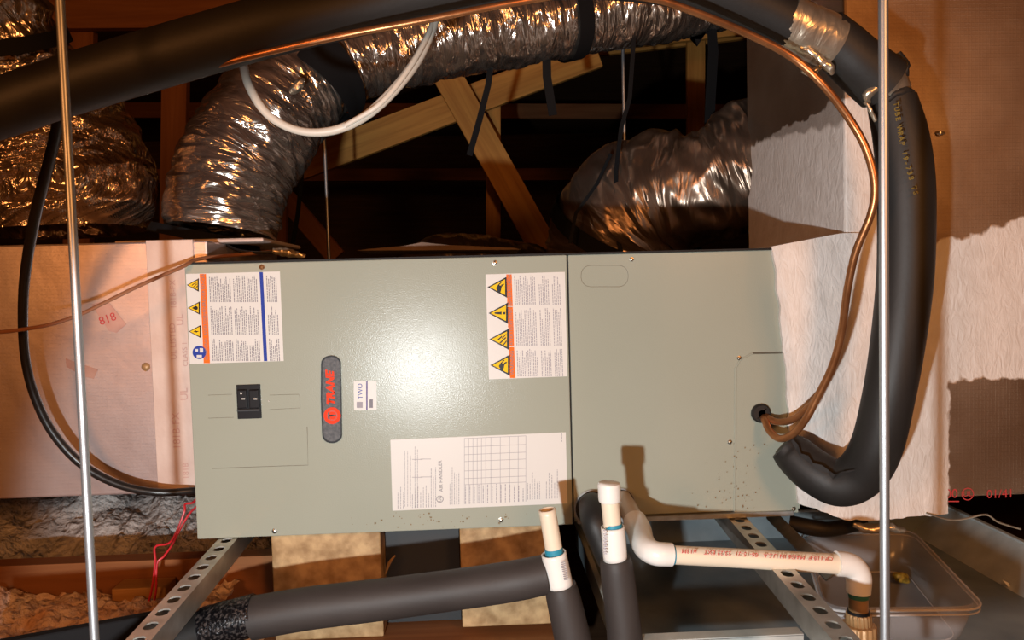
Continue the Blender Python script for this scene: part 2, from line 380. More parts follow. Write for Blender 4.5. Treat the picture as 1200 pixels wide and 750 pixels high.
# blown insulation: lumpy beds
def fluff(name, x0, x1, y0, y1, zf, mat, nx, ny, amp, label, parent=None):
    bm = bmesh.new(); g = []
    for j in range(ny+1):
        row = []
        for i in range(nx+1):
            x = x0+(x1-x0)*i/nx; y = y0+(y1-y0)*j/ny
            z = zf(x, y)
            q = Vector((x*9, y*9, 2.3)); z += amp*noise.fractal(q, 1.0, 2.1, 5)
            z += amp*.5*abs(noise.noise(Vector((x*28, y*28, 7)))) + amp*.35*noise.noise(Vector((x*60, y*60, 1)))
            row.append(bm.verts.new((x + .012*noise.noise(Vector((x*40, y*40, 4))), y, z)))
        g.append(row)
    for j in range(ny):
        for i in range(nx): bm.faces.new((g[j][i], g[j][i+1], g[j+1][i+1], g[j+1][i]))
    o = link(name, bm, mat, parent, False)
    for p in o.data.polygons: p.use_smooth = True
    return tag(o, label, 'insulation', kind='stuff')
fluff('loose_insulation', -1.9, .12, .16, 2.6, lambda x, y: -.20+.10*min(1, max(0, (y-.1)/.8))+.10*min(1, max(0, (y-.2)/.3)), 'fluff_grey', 200, 150, .045,
      'grey blown insulation heaped under the foil-faced duct at left')
fluff('fibre_insulation', -1.3, .06, -.45, .082, lambda x, y: -.155+.015*math.sin(x*7)+.05*(y+.2), 'fluff_pink', 170, 80, .035,
      'pink-orange fluffy insulation in the joist bay at bottom left')
t = thing('ceiling_joist', 'reddish brown timber joist between the grey and the pink-orange insulation', 'joist')
boxobj('joist_board', -1.9, .16, .09, .14, -.34, -.075, 'wood_rust', t, .002)
boxobj('cleat', *(lambda a, b: (a.x, b.x))(at(128, 700, .02), at(192, 700, .02)), .03, .088, -.26, -.115, 'wood_x', t, .003)
bpy.data.objects['cleat']['label'] = 'short brighter orange wood cleat'

# ================================================================== roof trusses behind
def pboard(name, a, b, Y, wpx, th, mat, parent): return bar(name, at(*a, Y), at(*b, Y), px2m(wpx, Y), th, mat, parent)
t = thing('roof_truss', 'pine roof truss crossing in an X above the grey-green air handler', 'truss')
pboard('brace', (508, 60), (640, 296), 2.35, 33, .038, 'wood_warm', t)
pboard('brace', (250, 232), (700, 62), 2.44, 34, .038, 'wood_warm', t)
pboard('chord', (560, 60), (1000, 12), 2.40, 30, .038, 'wood_warm', t)
pboard('post', (578, 110), (578, 300), 2.50, 17, .038, 'wood_warm', t)
t = thing('roof_truss', 'pine truss post with a lit top, behind the rear brown foil duct', 'truss')
pboard('post', (815, 30), (815, 190), 3.1, 21, .038, 'wood_warm', t)
pboard('chord', (690, 55), (960, 24), 3.16, 24, .038, 'wood_warm', t)
t = thing('roof_truss', 'dark red-brown truss at left with posts and a top beam behind the black pipe', 'truss')
pboard('chord', (60, 12), (520, 8), 1.55, 44, .04, 'wood_rust', t)
pboard('post', (97, -20), (92, 290), 1.60, 30, .04, 'wood_rust', t)
pboard('post', (207, 30), (203, 292), 1.60, 28, .04, 'wood_rust', t)
pboard('post', (322, 190), (322, 300), 1.60, 28, .04, 'wood_rust', t)
pboard('brace', (335, 232), (395, 302), 1.65, 22, .04, 'wood_rust', t)
t = thing('purlin', 'dark red-brown purlin running level, upper of two far back in the attic', 'beam')
pboard('purlin_board', (-520, 128), (1500, 133), 4.6, 17, .05, 'wood_rust', t)
t = thing('purlin', 'dark red-brown purlin running level, lower of two far back in the attic', 'beam')
pboard('purlin_board', (-520, 208), (1500, 202), 4.6, 14, .05, 'wood_rust', t)

# ================================================================== supply trunk duct at left
t = thing('supply_duct', 'foil-faced rectangular duct board trunk joined to the left end of the air handler', 'duct')
TZ0, TZ1 = at(110, 581, .055).z, at(110, 285, .055).z
boxobj('duct_board', -1.7, .03, .055, .62, TZ0, TZ1, 'fsk_pink', t, .004)
xa, xb = at(176, 400, .05).x, at(231, 400, .05).x
bm = bmesh.new(); box(bm, xa, xb, .051, .30, TZ0-.002, TZ1+.003); bevel(bm, .001, 1)
o = link('joint_tape', bm, 'tape_pale', t); o['label'] = 'pale printed tape band at the joint'
def stamp(s, px, py, h, Y, parent, mat='pale_red', xd=UP, yd=LEFT, **kw): return text(s, at(px, py, Y), xd, yd, px2m(h, Y)*1.35, mat, parent, name='stamp', **kw)
stamp('181B-FX', 207, 505, 9, .0495, t); stamp('UL LISTED', 203, 400, 7, .0495, t); stamp('181B-FX', 203, 300+45, 7, .0495, t)
stamp('UL', 216, 462, 9, .0495, t); stamp('UL', 211, 375, 8, .0495, t); stamp('CLASS 1', 217, 415, 6, .0495, t); stamp('181B', 218, 552, 7, .0495, t)
# tape scraps
o = pplate('tape_patch', [(107, 357), (126, 352), (148, 380), (137, 390), (128, 388)], .0545, .0006, mottled('scrap_tape', (.56, .34, .30), (.62, .42, .38), 30, .4, .5), t)
text('818', at(126, 374, .053), (at(140, 369, 0)-at(112, 379, 0)), UP, .026, 'fsk_red', t, name='stamp')
pplate('tape_patch', [(77, 420), (88, 424), (115, 433), (110, 444), (98, 441), (78, 430)], .0545, .0006, mottled('old_tape', (.42, .22, .17), (.50, .30, .24), 30, .5, .4), t)
bm = bmesh.new(); p = at(171, 430, .055); tube(bm, [(p.x, p.y-.001, p.z, .010), (p.x, p.y-.003, p.z, .009), (p.x, p.y-.006, p.z, .004)], 9)
link('foam_blob', bm, 'brass', t, True)

# ================================================================== return plenum at right
t = thing('plenum', 'tall white mastic-painted foil board plenum at the right end of the air handler', 'duct')
PX0 = at(990, 200, 0).x; PZ0 = .028
bm = bmesh.new(); box(bm, PX0, 2.7, .0, .60, PZ0, 2.4); bmesh.ops.subdivide_edges(bm, edges=list(bm.edges), cuts=0)
bevel(bm, .006, 2); link('plenum_box', bm, 'mastic', t)
# tapering transition onto the unit, wrinkled by hand-brushed mastic
bm = bmesh.new(); g = []
edge = [(905, 289), (912, 330), (916, 380), (922, 440), (924, 500), (930, 560), (936, 585)]
nx, nz = 26, 60
for j in range(nz+1):
    v_ = j/nz; k = v_*(len(edge)-1); i0 = min(int(k), len(edge)-2); fr = k-i0
    ex = edge[i0][0]*(1-fr)+edge[i0+1][0]*fr; ey = edge[i0][1]*(1-fr)+edge[i0+1][1]*fr
    ex += 3.0*noise.noise(Vector((0, ey*.05, 0)))
    row = []
    for i in range(nx+1):
        u = i/nx; x = ex+(1111-ex)*u; yb = 289 - 14*min(1, u*2.2) if j == 0 else None
        y0 = 289-16*min(1, u*2.5); y1 = 590+20*min(1, u*3)-8*max(0, (u-.5)*2) + (3*noise.noise(Vector((u*14, 3, 0))))
        y = y0+(y1-y0)*v_
        d = .0035*(1-u*.6) + .010*min(1, u*5)*(1-u)
        d += .0035*noise.fractal(Vector((x*.05, y*.02, 0)), 1, 2, 3)*min(1, u*4+.2)*min(1, (1-u)*3)
        row.append(bm.verts.new(at(x, y, -max(d, .0012))))
    g.append(row)
for j in range(nz):
    for i in range(nx): bm.faces.new((g[j][i], g[j+1][i], g[j+1][i+1], g[j][i+1]))
e = [ed for ed in bm.edges if ed.is_boundary]
r = bmesh.ops.extrude_edge_only(bm, edges=e)
for vv in [x for x in r['geom'] if isinstance(x, bmesh.types.BMVert)]: vv.co.y = .03
bmesh.ops.recalc_face_normals(bm, faces=bm.faces)
o = link('mastic_skin', bm, 'mastic', t, True); o['label'] = 'brushed white mastic lapping onto the unit'
# left shoulder between unit top and plenum flank
boxobj('transition_collar', at(936, 400, 0).x-.03, PX0+.01, .012, .55, .03, .612, 'mastic', t, .006)
o = text('00', at(1115, 579, -.001), RIGHT, UP, .030, 'fsk_red', t, name='stamp')
text('01/41', at(1172, 579, -.001), RIGHT, UP, .028, 'fsk_red', t, name='stamp')
text('UL', at(1134, 579, -.001), RIGHT, UP, .018, 'fsk_red', t, name='stamp')
def ringprint(px, py, r0, r1, Y, mat, parent, name='stamp', n=28):
    c = at(px, py, Y); bm = bmesh.new(); A = []
    for k in range(n):
        a = 2*math.pi*k/n; A.append([bm.verts.new((c.x+r*math.cos(a), c.y, c.z+r*math.sin(a))) for r in (r0, r1)])
    for k in range(n): bm.faces.new((A[k][0], A[k][1], A[(k+1)%n][1], A[(k+1)%n][0]))
    bmesh.ops.recalc_face_normals(bm, faces=bm.faces)
    return link(name, bm, mat, parent)
ringprint(1134, 579, .0125, .0145, -.001, 'fsk_red', t)
prints('stamp', [rect(1111, 587, 1124, 588.3)], -.001, 'fsk_red', t)
o = ptube('duct_tape_drip', [(1097, 155, -.002, 1.5), (1101, 156, -.006, 3), (1107, 156, -.004, 1.5)], 'foil_tape', t, 8, 3)
# duct tape strips curling over the lower edge
o = ptube('torn_tape', [(1085, 601, -.005, 1.2), (1112, 609, -.02, 1.2), (1130, 608, -.02, 1.2), (1155, 603, -.02, 1.2), (1170, 612, -.01, 1.2), (1196, 620, 0, 1.2)], 'foil_tape', t, 6, 5)

# ================================================================== the air handler
ah = thing('air_handler', 'long grey-green sheet metal air handler cabinet with warning labels and badge', 'air handler')
W1 = .8254; W2 = at(938, 450, 0).x; H = .60
boxobj('cabinet', .012, W2, .016, .52, .001, H-.002, 'panel', ah, .002)
# front door, its edges folded back
bm = bmesh.new(); box(bm, 0, W1, 0, .03, 0, H); bevel(bm, .0022, 2); link('access_door', bm, 'panel', ah)
bm = bmesh.new(); box(bm, W1+.004, W2, .006, .03, .014, H); bevel(bm, .002, 2); link('coil_panel', bm, 'panel', ah)
boxobj('door_gap', W1-.0005, W1+.0045, .010, .02, .0, H-.006, 'dark', ah)
boxobj('top_flange', .01, W2-.02, -.002, .05, H, H+.004, 'dark', ah)
boxobj('base_flange', W1+.01, W2-.02, -.004, .05, .002, .012, 'galv', ah)
for q in ((307, 313), (580, 308), (322, 622), (587, 609)): screw(ah, *q, mat='rust' if q[0] == 307 else 'screw')
for q in ((740, 304), (866, 419.5), (855, 518), (930, 596)): screw(ah, *q, Y=.006, r=.005)
def embossed(paths, Y, name, wpx=.9, closed=False, mat='panel', parent=ah):
    for P in paths:
        rows = [prow(x, y, Y, wpx) for x, y in (P + [P[0]] if closed else P)]
        bm = bmesh.new(); tube(bm, rows, 6); bmesh.ops.recalc_face_normals(bm, faces=bm.faces); link(name, bm, mat, parent, True)
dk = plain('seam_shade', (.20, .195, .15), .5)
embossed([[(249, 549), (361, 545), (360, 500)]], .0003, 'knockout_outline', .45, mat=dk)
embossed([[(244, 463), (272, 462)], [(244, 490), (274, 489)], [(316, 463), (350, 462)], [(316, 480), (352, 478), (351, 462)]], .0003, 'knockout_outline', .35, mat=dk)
def rr(x0, y0, x1, y1, r, n=5):
    out = []
    for cx, cy, a0 in ((x1-r, y0+r, -90), (x1-r, y1-r, 0), (x0+r, y1-r, 90), (x0+r, y0+r, 180)):
        for k in range(n+1):
            a = math.radians(a0+90*k/n); out.append((cx+r*math.cos(a), cy+r*math.sin(a)))
    return out
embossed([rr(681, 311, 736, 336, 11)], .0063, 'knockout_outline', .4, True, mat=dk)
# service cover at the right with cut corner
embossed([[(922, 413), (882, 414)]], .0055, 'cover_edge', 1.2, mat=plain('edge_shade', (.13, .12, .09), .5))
embossed([[(882, 414), (868, 421), (862, 432), (861, 600)]], .0055, 'cover_edge', 1.4)
o = pplate('service_cover', [(883, 415), (935, 414), (935, 600), (862, 600), (862, 434), (868, 422)], .0062, .0012, 'panel', ah); o['label'] = 'corner cover plate around the rubber grommet'
# rust streaks and drips
spot_q = []
for _ in range(110):
    x = random.choice([random.gauss(865, 12), random.uniform(680, 930), random.gauss(500, 60)]); y = random.uniform(520, 600) if x > 675 else random.uniform(600, 618)
    if x < 675 or x > 800 and (y > 470): 
        s = random.uniform(.25, .7); spot_q.append(rect(x-s, y-s, x+s, y+s))
prints('rust_specks', spot_q, -.0003, plain('rust_speck', (.23, .15, .07), .8), ah)['kind'] = 'stuff'
gro = [(x+random.uniform(-1, 1), y+random.uniform(-1, 1)) for x, y in ((505, 607), (515, 612), (543, 612), (548, 608), (585, 612), (592, 606), (440, 613), (503, 602), (448, 610))]
prints('rust_specks', [rect(x-1.2, y-.9, x+1.2, y+.9) for x, y in gro], -.0003, plain('rust_spot', (.21, .16, .09), .8), ah)['kind'] = 'stuff'

# grommet and drain knockout
bm = bmesh.new(); p = at(891, 484, .004)
tube(bm, [(p.x, p.y, p.z, .0215), (p.x, p.y-.006, p.z, .0215), (p.x, p.y-.010, p.z, .018), (p.x, p.y-.010, p.z, .008), (p.x, p.y-.004, p.z, .007)], 24)
bmesh.ops.recalc_face_normals(bm, faces=bm.faces); link('rubber_grommet', bm, 'rubber', ah, True)
for cx, cy, rp in ((695, 596, 21), (727, 590, 17)):
    bm = bmesh.new(); p = at(cx, cy, .006); r0 = px2m(rp)
    tube(bm, [(p.x, p.y, p.z, r0), (p.x, p.y-.004, p.z, r0), (p.x, p.y-.005, p.z, r0*.92)], 28)
    bmesh.ops.recalc_face_normals(bm, faces=bm.faces); link('drain_collar', bm, 'dark', ah, True)
    ringprint(cx, cy, r0*1.0, r0*1.09, -.0004, 'galv', ah, 'collar_rim')

# breaker switch
br = boxobj('breaker', *(lambda a, b: (a.x, b.x))(at(278, 470, 0), at(306, 470, 0)), -.003, .012, at(292, 490.5, 0).z, at(292, 450.5, 0).z, 'black', ah, .001)
for x in (285, 299):
    a, b = at(x-5.2, 478, 0), at(x+5.2, 456, 0); o = boxobj('toggle', a.x, b.x, -.010, -.003, a.z, b.z, 'black', br, .002)
    prints('toggle_mark', [rect(x-2, 466.6, x+2.2, 468.2)], -.0103, 'label', br)
a, b = at(279, 482, 0), at(305, 478.5, 0); boxobj('breaker_bridge', a.x, b.x, -.008, -.003, a.z, b.z, plain('dark_grey_plastic', (.05, .055, .06), .3), br, .001)
prints('toggle_mark', [rect(281.5, 460, 283.6, 462)], -.0103, 'label', br)
for q in ((306.5, 468), (306.8, 473.5), (315, 470)):
    bm = bmesh.new(); p = at(*q, -.001); bmesh.ops.create_icosphere(bm, subdivisions=1, radius=.0018, matrix=Matrix.Translation(p)); link('paint_fleck', bm, 'label', ah, True)

# badge: long rounded name plate
def capsule(x0, y0, x1, y1, bulge=1.0):
    cx = (x0+x1)/2; r = (x1-x0)/2-1.2; P = []
    for k in range(13): a = math.pi+math.pi*k/12; P.append((cx+r*math.cos(a), y0+9+9*math.sin(a)))
    P.append((cx+r+bulge, (y0+y1)/2))
    for k in range(13): a = math.pi*k/12; P.append((cx+r*math.cos(a)+1.4, y1-9+9*math.sin(a)))
    P.append((cx-r-bulge+.6, (y0+y1)/2)); return P
bd = pplate('badge', capsule(375.5, 416.5, 400.8, 519), .0, .004, 'black', ah); bd['label'] = 'long dark badge with red lettering'
pplate('badge_face', [((x-388)*.88+388, (y-468)*.965+468) for x, y in capsule(375.5, 416.5, 400.8, 519)], -.004, .0012, 'badge', bd)
bm = bmesh.new(); c = at(389.4, 487, -.0052); tube(bm, [(c.x, c.y, c.z, .0185), (c.x, c.y-.0012, c.z, .0185)], 28); bmesh.ops.recalc_face_normals(bm, faces=bm.faces); link('badge_emblem', bm, 'redprint', bd)
ringprint(389.4, 487, .009, .011, -.0066, plain('dark_red_print', (.45, .06, .03), .5), bd, 'badge_emblem')
uptext('T', 389.4, 487, 9, 'badge', bd, Y=-.0067, bold=.001)
uptext('TRANE', 387.6, 455.5, 9.4, 'redprint', bd, Y=-.0056, shear=.25, bold=.0012)

# energy sticker
st = pplate('small_sticker', [(414.5, 447), (441, 446), (441.5, 480), (415, 481)], .0, .0005, 'label', ah); st['label'] = 'small white sticker with blue letters'
uptext('TWO', 422.3, 458.5, 5.6, 'blue', st, Y=-.0008); prints('printed_rule', [rect(429, 446.8, 430.8, 480.6)], -.0008, 'violet', st)
prints('printed_block', [rect(433, 468, 437, 478)], -.0008, 'ink', st); prints('printed_block', [rect(418, 471, 425, 478)], -.0008, 'ink_faint', st)

def micro(x0, x1, y0, y1, step, wid, rnd, fill=1.0, slope=.0):
    q = []; x = x0
    while x < x1:
        y = y1; top = y0+(y1-y0)*rnd.choice((0, .05, .12, .3)) if fill > .9 else y0+(y1-y0)*rnd.random()*.6
        while y > top:
            l = rnd.uniform(1.2, 4.2); yy = max(top, y-l); sx = (400-y)*0
            q.append(((x, y), (x, yy), (x+wid, yy), (x+wid, y))); y = yy-rnd.uniform(.5, .9)
        x += step
    return q
def tri(px, py, s, Y, parent, sym):
    prints('warning_border', [[(px-s, py), (px+s*.75, py-s*.95), (px+s*.75, py+s*.95)]], Y, 'black', parent)
    k = s*.80; prints('warning_triangle', [[(px-k, py), (px+k*.70, py-k*.86), (px+k*.70, py+k*.86)]], Y-.0002, 'yellow', parent)
    Yb = Y-.0004
    if sym == '!': prints('warning_symbol', [[(px-s*.45, py-s*.06), (px+s*.18, py-s*.13), (px+s*.18, py+s*.13), (px-s*.45, py+s*.06)], rect(px+s*.32, py-s*.11, px+s*.50, py+s*.11)], Yb, 'black', parent)
    elif sym == 'hand': prints('warning_symbol', [[(px-s*.1, py+s*.35), (px+s*.15, py+s*.5), (px+s*.28, py-.1*s), (px-s*.02, py-.2*s), (px-s*.25, py+.05*s)], [(px+s*.28, py-s*.05), (px+s*.5, py-s*.25), (px+s*.42, py-s*.32), (px+s*.2, py-s*.2)], [(px-s*.05, py-s*.1), (px+s*.3, py-s*.45), (px+s*.2, py-s*.48), (px-s*.12, py-s*.15)]], Yb, 'black', parent)
    elif sym == 'bolt': prints('warning_symbol', [[(px-s*.4, py+s*.08), (px+s*.05, py+s*.05), (px+.02*s, py-s*.22)], [(px+s*.5, py-s*.05), (px, py+s*.2), (px+s*.05, py-s*.08)]], Yb, 'black', parent)
    elif sym == 'flame': prints('warning_symbol', [[(px-s*.4, py), (px-.1*s, py-.18*s), (px+s*.2, py-s*.32), (px+s*.45, py-s*.12), (px+s*.45, py+s*.15), (px+s*.2, py+s*.3), (px-.05*s, py+.2*s)]], Yb, 'black', parent)
    else: prints('warning_symbol', [[(px-.3*s, py+.05*s), (px+.1*s, py-.3*s), (px+.16*s, py-.22*s), (px-.2*s, py+.12*s)], [(px-.1*s, py+.3*s), (px+.45*s, py-.2*s), (px+.5*s, py-.1*s), (px, py+.38*s)], [(px+.2*s, py+.5*s), (px+.5*s, py+.1*s), (px+.55*s, py+.2*s), (px+.3*s, py+.55*s)], [(px+.1*s, py-.1*s), (px+.5*s, py-.5*s), (px+.52*s, py-.42*s), (px+.15*s, py-.02*s)]], Yb, 'black', parent)
rn = random.Random(3)
def sh(q, k, cy): return [tuple((x+k*(y-cy), y) for x, y in f) for f in q]
# label at the top left corner
K = .045
lb = pplate('warning_label', [(218, 321), (328, 318), (332.5, 423), (222.5, 426.5)], .0, .0005, 'label', ah); lb['label'] = 'warning label with an orange and a blue stripe, top left of the door'
prints('printed_stripe', sh([rect(236.2, 321, 243.6, 425.6)], K, 370), -.0008, 'orange', lb)
prints('printed_stripe', sh([rect(306.5, 318.8, 310.6, 423.2)], .05, 370), -.0008, 'blue', lb)
q = []
for (y0, y1) in ((323, 354), (359, 392), (397, 423)):
    for x0, x1 in ((247, 271), (275, 288), (291, 303), (314, 326)): q += micro(x0, x1, y0, y1, 2.15, .95, rn)
prints('printed_text', sh(q, K, 370), -.0008, 'ink', lb)['kind'] = 'stuff'
for py, s in ((334, 'steam'), (361, 'flame'), (388.5, 'bolt')): tri(228.5+K*(py-370), py, 8.2, -.0008, lb, s)
bm = bmesh.new(); c = at(233.6, 413, -.0008); tube(bm, [(c.x, c.y, c.z, .0145), (c.x, c.y-.0002, c.z, .0145)], 24); bmesh.ops.recalc_face_normals(bm, faces=bm.faces); link('printed_disc', bm, 'blue', lb)
prints('disc_symbol', [rect(230.5, 416, 236.5, 419), rect(229, 409, 232, 412), rect(234, 408, 238, 413)], -.0013, 'label', lb)
for s, py in (('WARNING', 409), ('AVERTISSEMENT', 374), ('ADVERTENCIA', 339)): uptext(s, 240+K*(py-370), py, 3.9, 'ink', lb, Y=-.0010)
# label beside the seam
lb = pplate('warning_label', [(569, 321.5), (662, 318.5), (665, 441), (573, 444.5)], .0, .0005, 'label', ah); lb['label'] = 'warning label with four yellow triangles, right of the door'
K = .035
prints('printed_stripe', sh([rect(595.4, 321.5, 601.6, 443)], K, 380), -.0008, 'orange', lb)
for y_ in (358.8, 406): prints('printed_rule', sh([rect(595.4, y_, 601.6, y_+.7)], K, 380), -.0011, 'label', lb)
q = []
for (y0, y1) in ((323, 357), (361, 405), (409, 441)):
    for x0, x1 in ((604.5, 629), (633, 645), (648.5, 658.5)): q += micro(x0, x1, y0, y1, 2.1, .9, rn)
prints('printed_text', sh(q, K, 380), -.0008, 'ink_faint', lb)['kind'] = 'stuff'
for py, s in ((336.5, 'hand'), (367, '!'), (397.5, 'steam'), (428, 'hand')): tri(586+K*(py-380)*1.0, py, 13.2, -.0008, lb, s)
for s, py in (('WARNING', 425), ('AVERTISSEMENT', 383), ('ADVERTENCIA', 341)): uptext(s, 598.6+K*(py-380), py, 4.4, 'ink', lb, Y=-.0010)
# long rating plate
lb = pplate('rating_plate', [(457.5, 515.5), (663, 506.5), (665, 590), (460, 598.5)], .0, .0005, 'label', ah); lb['label'] = 'long white rating plate printed with tables'
def tl(x, y): return y-(x-560)*.043
q = []
def mt(x0, x1, y0, y1, st, wd, fill=1.0):
    for f in micro(x0, x1, y0, y1, st, wd, rn, fill): q.append(tuple((x, tl(x, y)) for x, y in f))
mt(466, 473, 565, 592, 3.2, .7); mt(474, 481, 522, 590, 3.4, .6, .5); mt(483, 505, 560, 592, 3.2, .7, .5); mt(486, 490, 520, 592, 3, .6); mt(505, 511, 535, 592, 2.6, .7, .5)
mt(527, 539, 545, 590, 2.6, .7, .5); mt(618, 633, 545, 588, 2.8, .7, .5); mt(640, 655, 550, 588, 3.2, .7, .5); mt(658, 660, 512, 522, 2, .7)
mt(545, 617, 568, 590, 5.2, .9)
prints('printed_text', q, -.0008, 'ink_faint', lb)['kind'] = 'stuff'
q = []
for x in (544, 549, 554, 559, 564, 569, 575, 586, 597, 607, 616): q.append([(x, tl(x, 513)), (x+.45, tl(x, 513)), (x+.45, tl(x, 590)), (x, tl(x, 590))])
for y in (513, 523, 532, 540, 551, 560, 567): q.append([(544, tl(544, y)), (616, tl(616, y)), (616, tl(616, y)+.45), (544, tl(544, y)+.45)])
for x, y in ((490, 535), (490, 556), (500, 535), (500, 556)): q.append([(x-7, tl(x, y)), (x+5, tl(x, y)), (x+5, tl(x, y)+.6), (x-7, tl(x, y)+.6)])
prints('printed_table', q, -.0008, 'ink_faint', lb)
uptext('AIR HANDLER', 516.5, tl(516, 556), 4.4, 'ink', lb, Y=-.001); uptext('UL', 515.5, tl(515, 583), 4, 'ink', lb, Y=-.001)
ringprint(515.5, tl(515, 583), .0065, .0078, -.001, 'ink', lb, 'printed_ring')

# ================================================================== wires and scraps on top of the unit
H_ = H+.004
o = tag(pplate('cardboard_flap', [(430, 297), (445, 295), (480, 292), (500, 288), (530, 291), (600, 294), (606, 296)], .27, .20, mottled('kraft', (.12, .075, .05), (.17, .11, .08), 9, .8), None), 'flattened cardboard flap lying on top of the air handler', 'cardboard')
o.location.y += .05
tag(ptube('thin_wire', [(-20, 391, -.14, 2.2), (20, 387, -.13, 2.2), (60, 380, -.12, 2.2), (95, 368, -.10, 2.2), (120, 356, -.09, 2.2), (165, 334, -.06, 2.2), (213, 313, -.02, 2.2), (233, 303.5, .02, 2.2), (275, 299, .10, 2.2), (318, 295, .14, 2.2)], 'brown_wire', None, 8, 8),
    'thin brown wire sweeping across the front of the foil-faced duct', 'wire')
tag(ptube('thin_wire', [(240, 267, .30, 1.8), (256, 280, .22, 1.8), (275, 292, .16, 1.8), (300, 296, .12, 1.8), (345, 294, .12, 1.8)], 'cable', None, 8, 8),
    'thin dark wire dropping from the foil duct onto the top of the air handler', 'wire')
tag(ptube('foil_scrap', [(320, 294, .12, 3), (333, 295.5, .12, 5), (346, 298, .12, 4), (358, 300, .12, 2)], 'foil_tape', None, 10, 6, disp=lambda s, a, p: .003*noise.noise(p*150)),
    'twist of foil tape lying on the front top edge of the air handler', 'scrap')

# ================================================================== flexible foil ducts
def crinkle(a1, f1, a2, f2, ss=1.0):
    def d(s, a, p):
        c, sn = math.cos(a), math.sin(a)
        v = a1*noise.noise(Vector((s*f1, c*1.3, sn*1.3)))
        v += a2*abs(noise.noise(Vector((s*f2, c*2.6*ss, sn*2.6*ss))))*-1
        v += a2*.5*noise.noise(Vector((s*f2*2.4, c*6*ss, sn*6*ss)))
        return v
    return d
t = thing('flexible_duct', 'foil flexible duct arching over from the supply trunk to the top of the picture', 'duct')
ptube('foil_jacket', [(258, 275, .30, 62), (262, 245, .31, 66), (276, 200, .34, 66), (308, 148, .38, 66), (345, 105, .44, 60), (385, 80, .50, 52), (440, 58, .56, 50), (520, 43, .62, 49), (610, 28, .68, 46), (700, 14, .74, 46), (780, 4, .80, 43), (850, -12, .86, 42), (930, -40, .92, 42)],
      'foil_arch', t, 110, 22, False, crinkle(.008, 14, .011, 26, .6))
def band(rows, mat, parent, name, seg=40, n=6): return ptube(name, rows, mat, parent, seg, n, False)
o = band([(358, 108, .45, 60), (372, 92, .47, 58), (386, 82, .49, 57)], 'strap', t, 'duct_strap')
o = band([(655, 20, .705, 51), (672, 17, .72, 50)], 'strap', t, 'duct_strap')
o = ptube('metal_tag', [(340, 108, .24, 3), (347, 103, .235, 6), (352, 97, .235, 5), (356, 92, .24, 2)], 'foil_tape', t, 8, 4, disp=lambda s, a, p: .004*noise.noise(p*120)); o['label'] = 'crumpled scrap of bright foil tape'
# foot collar on the trunk
ptube('collar', [(240, 283, .30, 62), (242, 272, .30, 58)], 'strap', t, 30, 3)

t = thing('flexible_duct', 'wide slack foil flexible duct at far left landing on the supply trunk', 'duct')
ptube('foil_jacket', [(-75, -50, .10, 66), (-25, 10, .14, 68), (5, 70, .20, 70), (38, 125, .26, 84), (62, 180, .30, 98), (74, 235, .31, 100), (78, 272, .31, 88)],
      'foil_big', t, 120, 24, False, crinkle(.014, 7, .022, 16, .7))
band([(-5, 40, .165, 72), (2, 58, .18, 73)], 'strap', t, 'duct_strap')
boot = boxobj('duct_boot', at(170, 280, .3).x, at(330, 280, .3).x, .14, .50, TZ1, TZ1+.010, 'tape_pale', t, .004)

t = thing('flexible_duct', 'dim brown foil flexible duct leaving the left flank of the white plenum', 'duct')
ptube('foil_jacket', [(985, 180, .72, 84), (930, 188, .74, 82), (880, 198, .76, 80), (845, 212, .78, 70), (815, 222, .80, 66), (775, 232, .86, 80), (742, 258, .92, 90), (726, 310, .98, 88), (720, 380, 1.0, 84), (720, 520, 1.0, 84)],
      'foil_rear_shaded', t, 110, 24, False, crinkle(.012, 9, .024, 18, .5))
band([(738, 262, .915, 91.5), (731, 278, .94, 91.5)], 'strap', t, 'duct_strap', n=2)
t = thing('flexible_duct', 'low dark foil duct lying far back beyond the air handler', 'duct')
ptube('foil_jacket', [(430, 560, 1.5, 34), (445, 400, 1.5, 34), (500, 318, 1.6, 36), (560, 312, 1.7, 38), (640, 330, 1.8, 38), (700, 350, 1.9, 38)], 'foil_rear_shaded', t, 60, 14, False, crinkle(.012, 12, .02, 24, .6))

# hanging straps
def strap(pts, Y, wpx, label, th=.003):
    P = [at(x, y, Y) for x, y in pts]; bm = bmesh.new(); w_ = px2m(wpx, Y)/2; rings = []
    for i, p in enumerate(P):
        d = (P[min(i+1, len(P)-1)]-P[max(i-1, 0)]).normalized(); s = d.cross(Vector((0, 1, 0))).normalized()
        rings.append([bm.verts.new(p+s*w_), bm.verts.new(p-s*w_), bm.verts.new(p-s*w_+Vector((0, th, 0))), bm.verts.new(p+s*w_+Vector((0, th, 0)))])
    for a, b in zip(rings, rings[1:]):
        for k in range(4): bm.faces.new((a[k], a[(k+1)%4], b[(k+1)%4], b[k]))
    bm.faces.new(rings[0]); bm.faces.new(rings[-1][::-1]); bmesh.ops.recalc_face_normals(bm, faces=bm.faces)
    return tag(link('hanging_strap', bm, 'strap'), label, 'strap')
strap([(580, 40), (572, 100), (562, 140), (550, 182)], .66, 7, 'black strap dangling over the X of pine braces')
strap([(640, 30), (641, 90), (648, 135)], .70, 10, 'short black strap hanging below the arched foil duct, left of the thin rod')
strap([(744, 30), (738, 115), (728, 150), (722, 200), (722, 270), (728, 296)], .70, 5, 'narrow black strap looping down over the rear brown foil duct')
strap([(852, -6), (842, 8), (834, 24), (816, 42), (813, 50), (822, 36), (834, 30), (836, 60), (833, 110), (831, 155)], .82, 12, 'wide black strap folded over beside the lit pine post')
strap([(351, 168), (354, 200), (349, 250), (342, 292)], 1.2, 5, 'thin dark strap behind the left end of the air handler top')
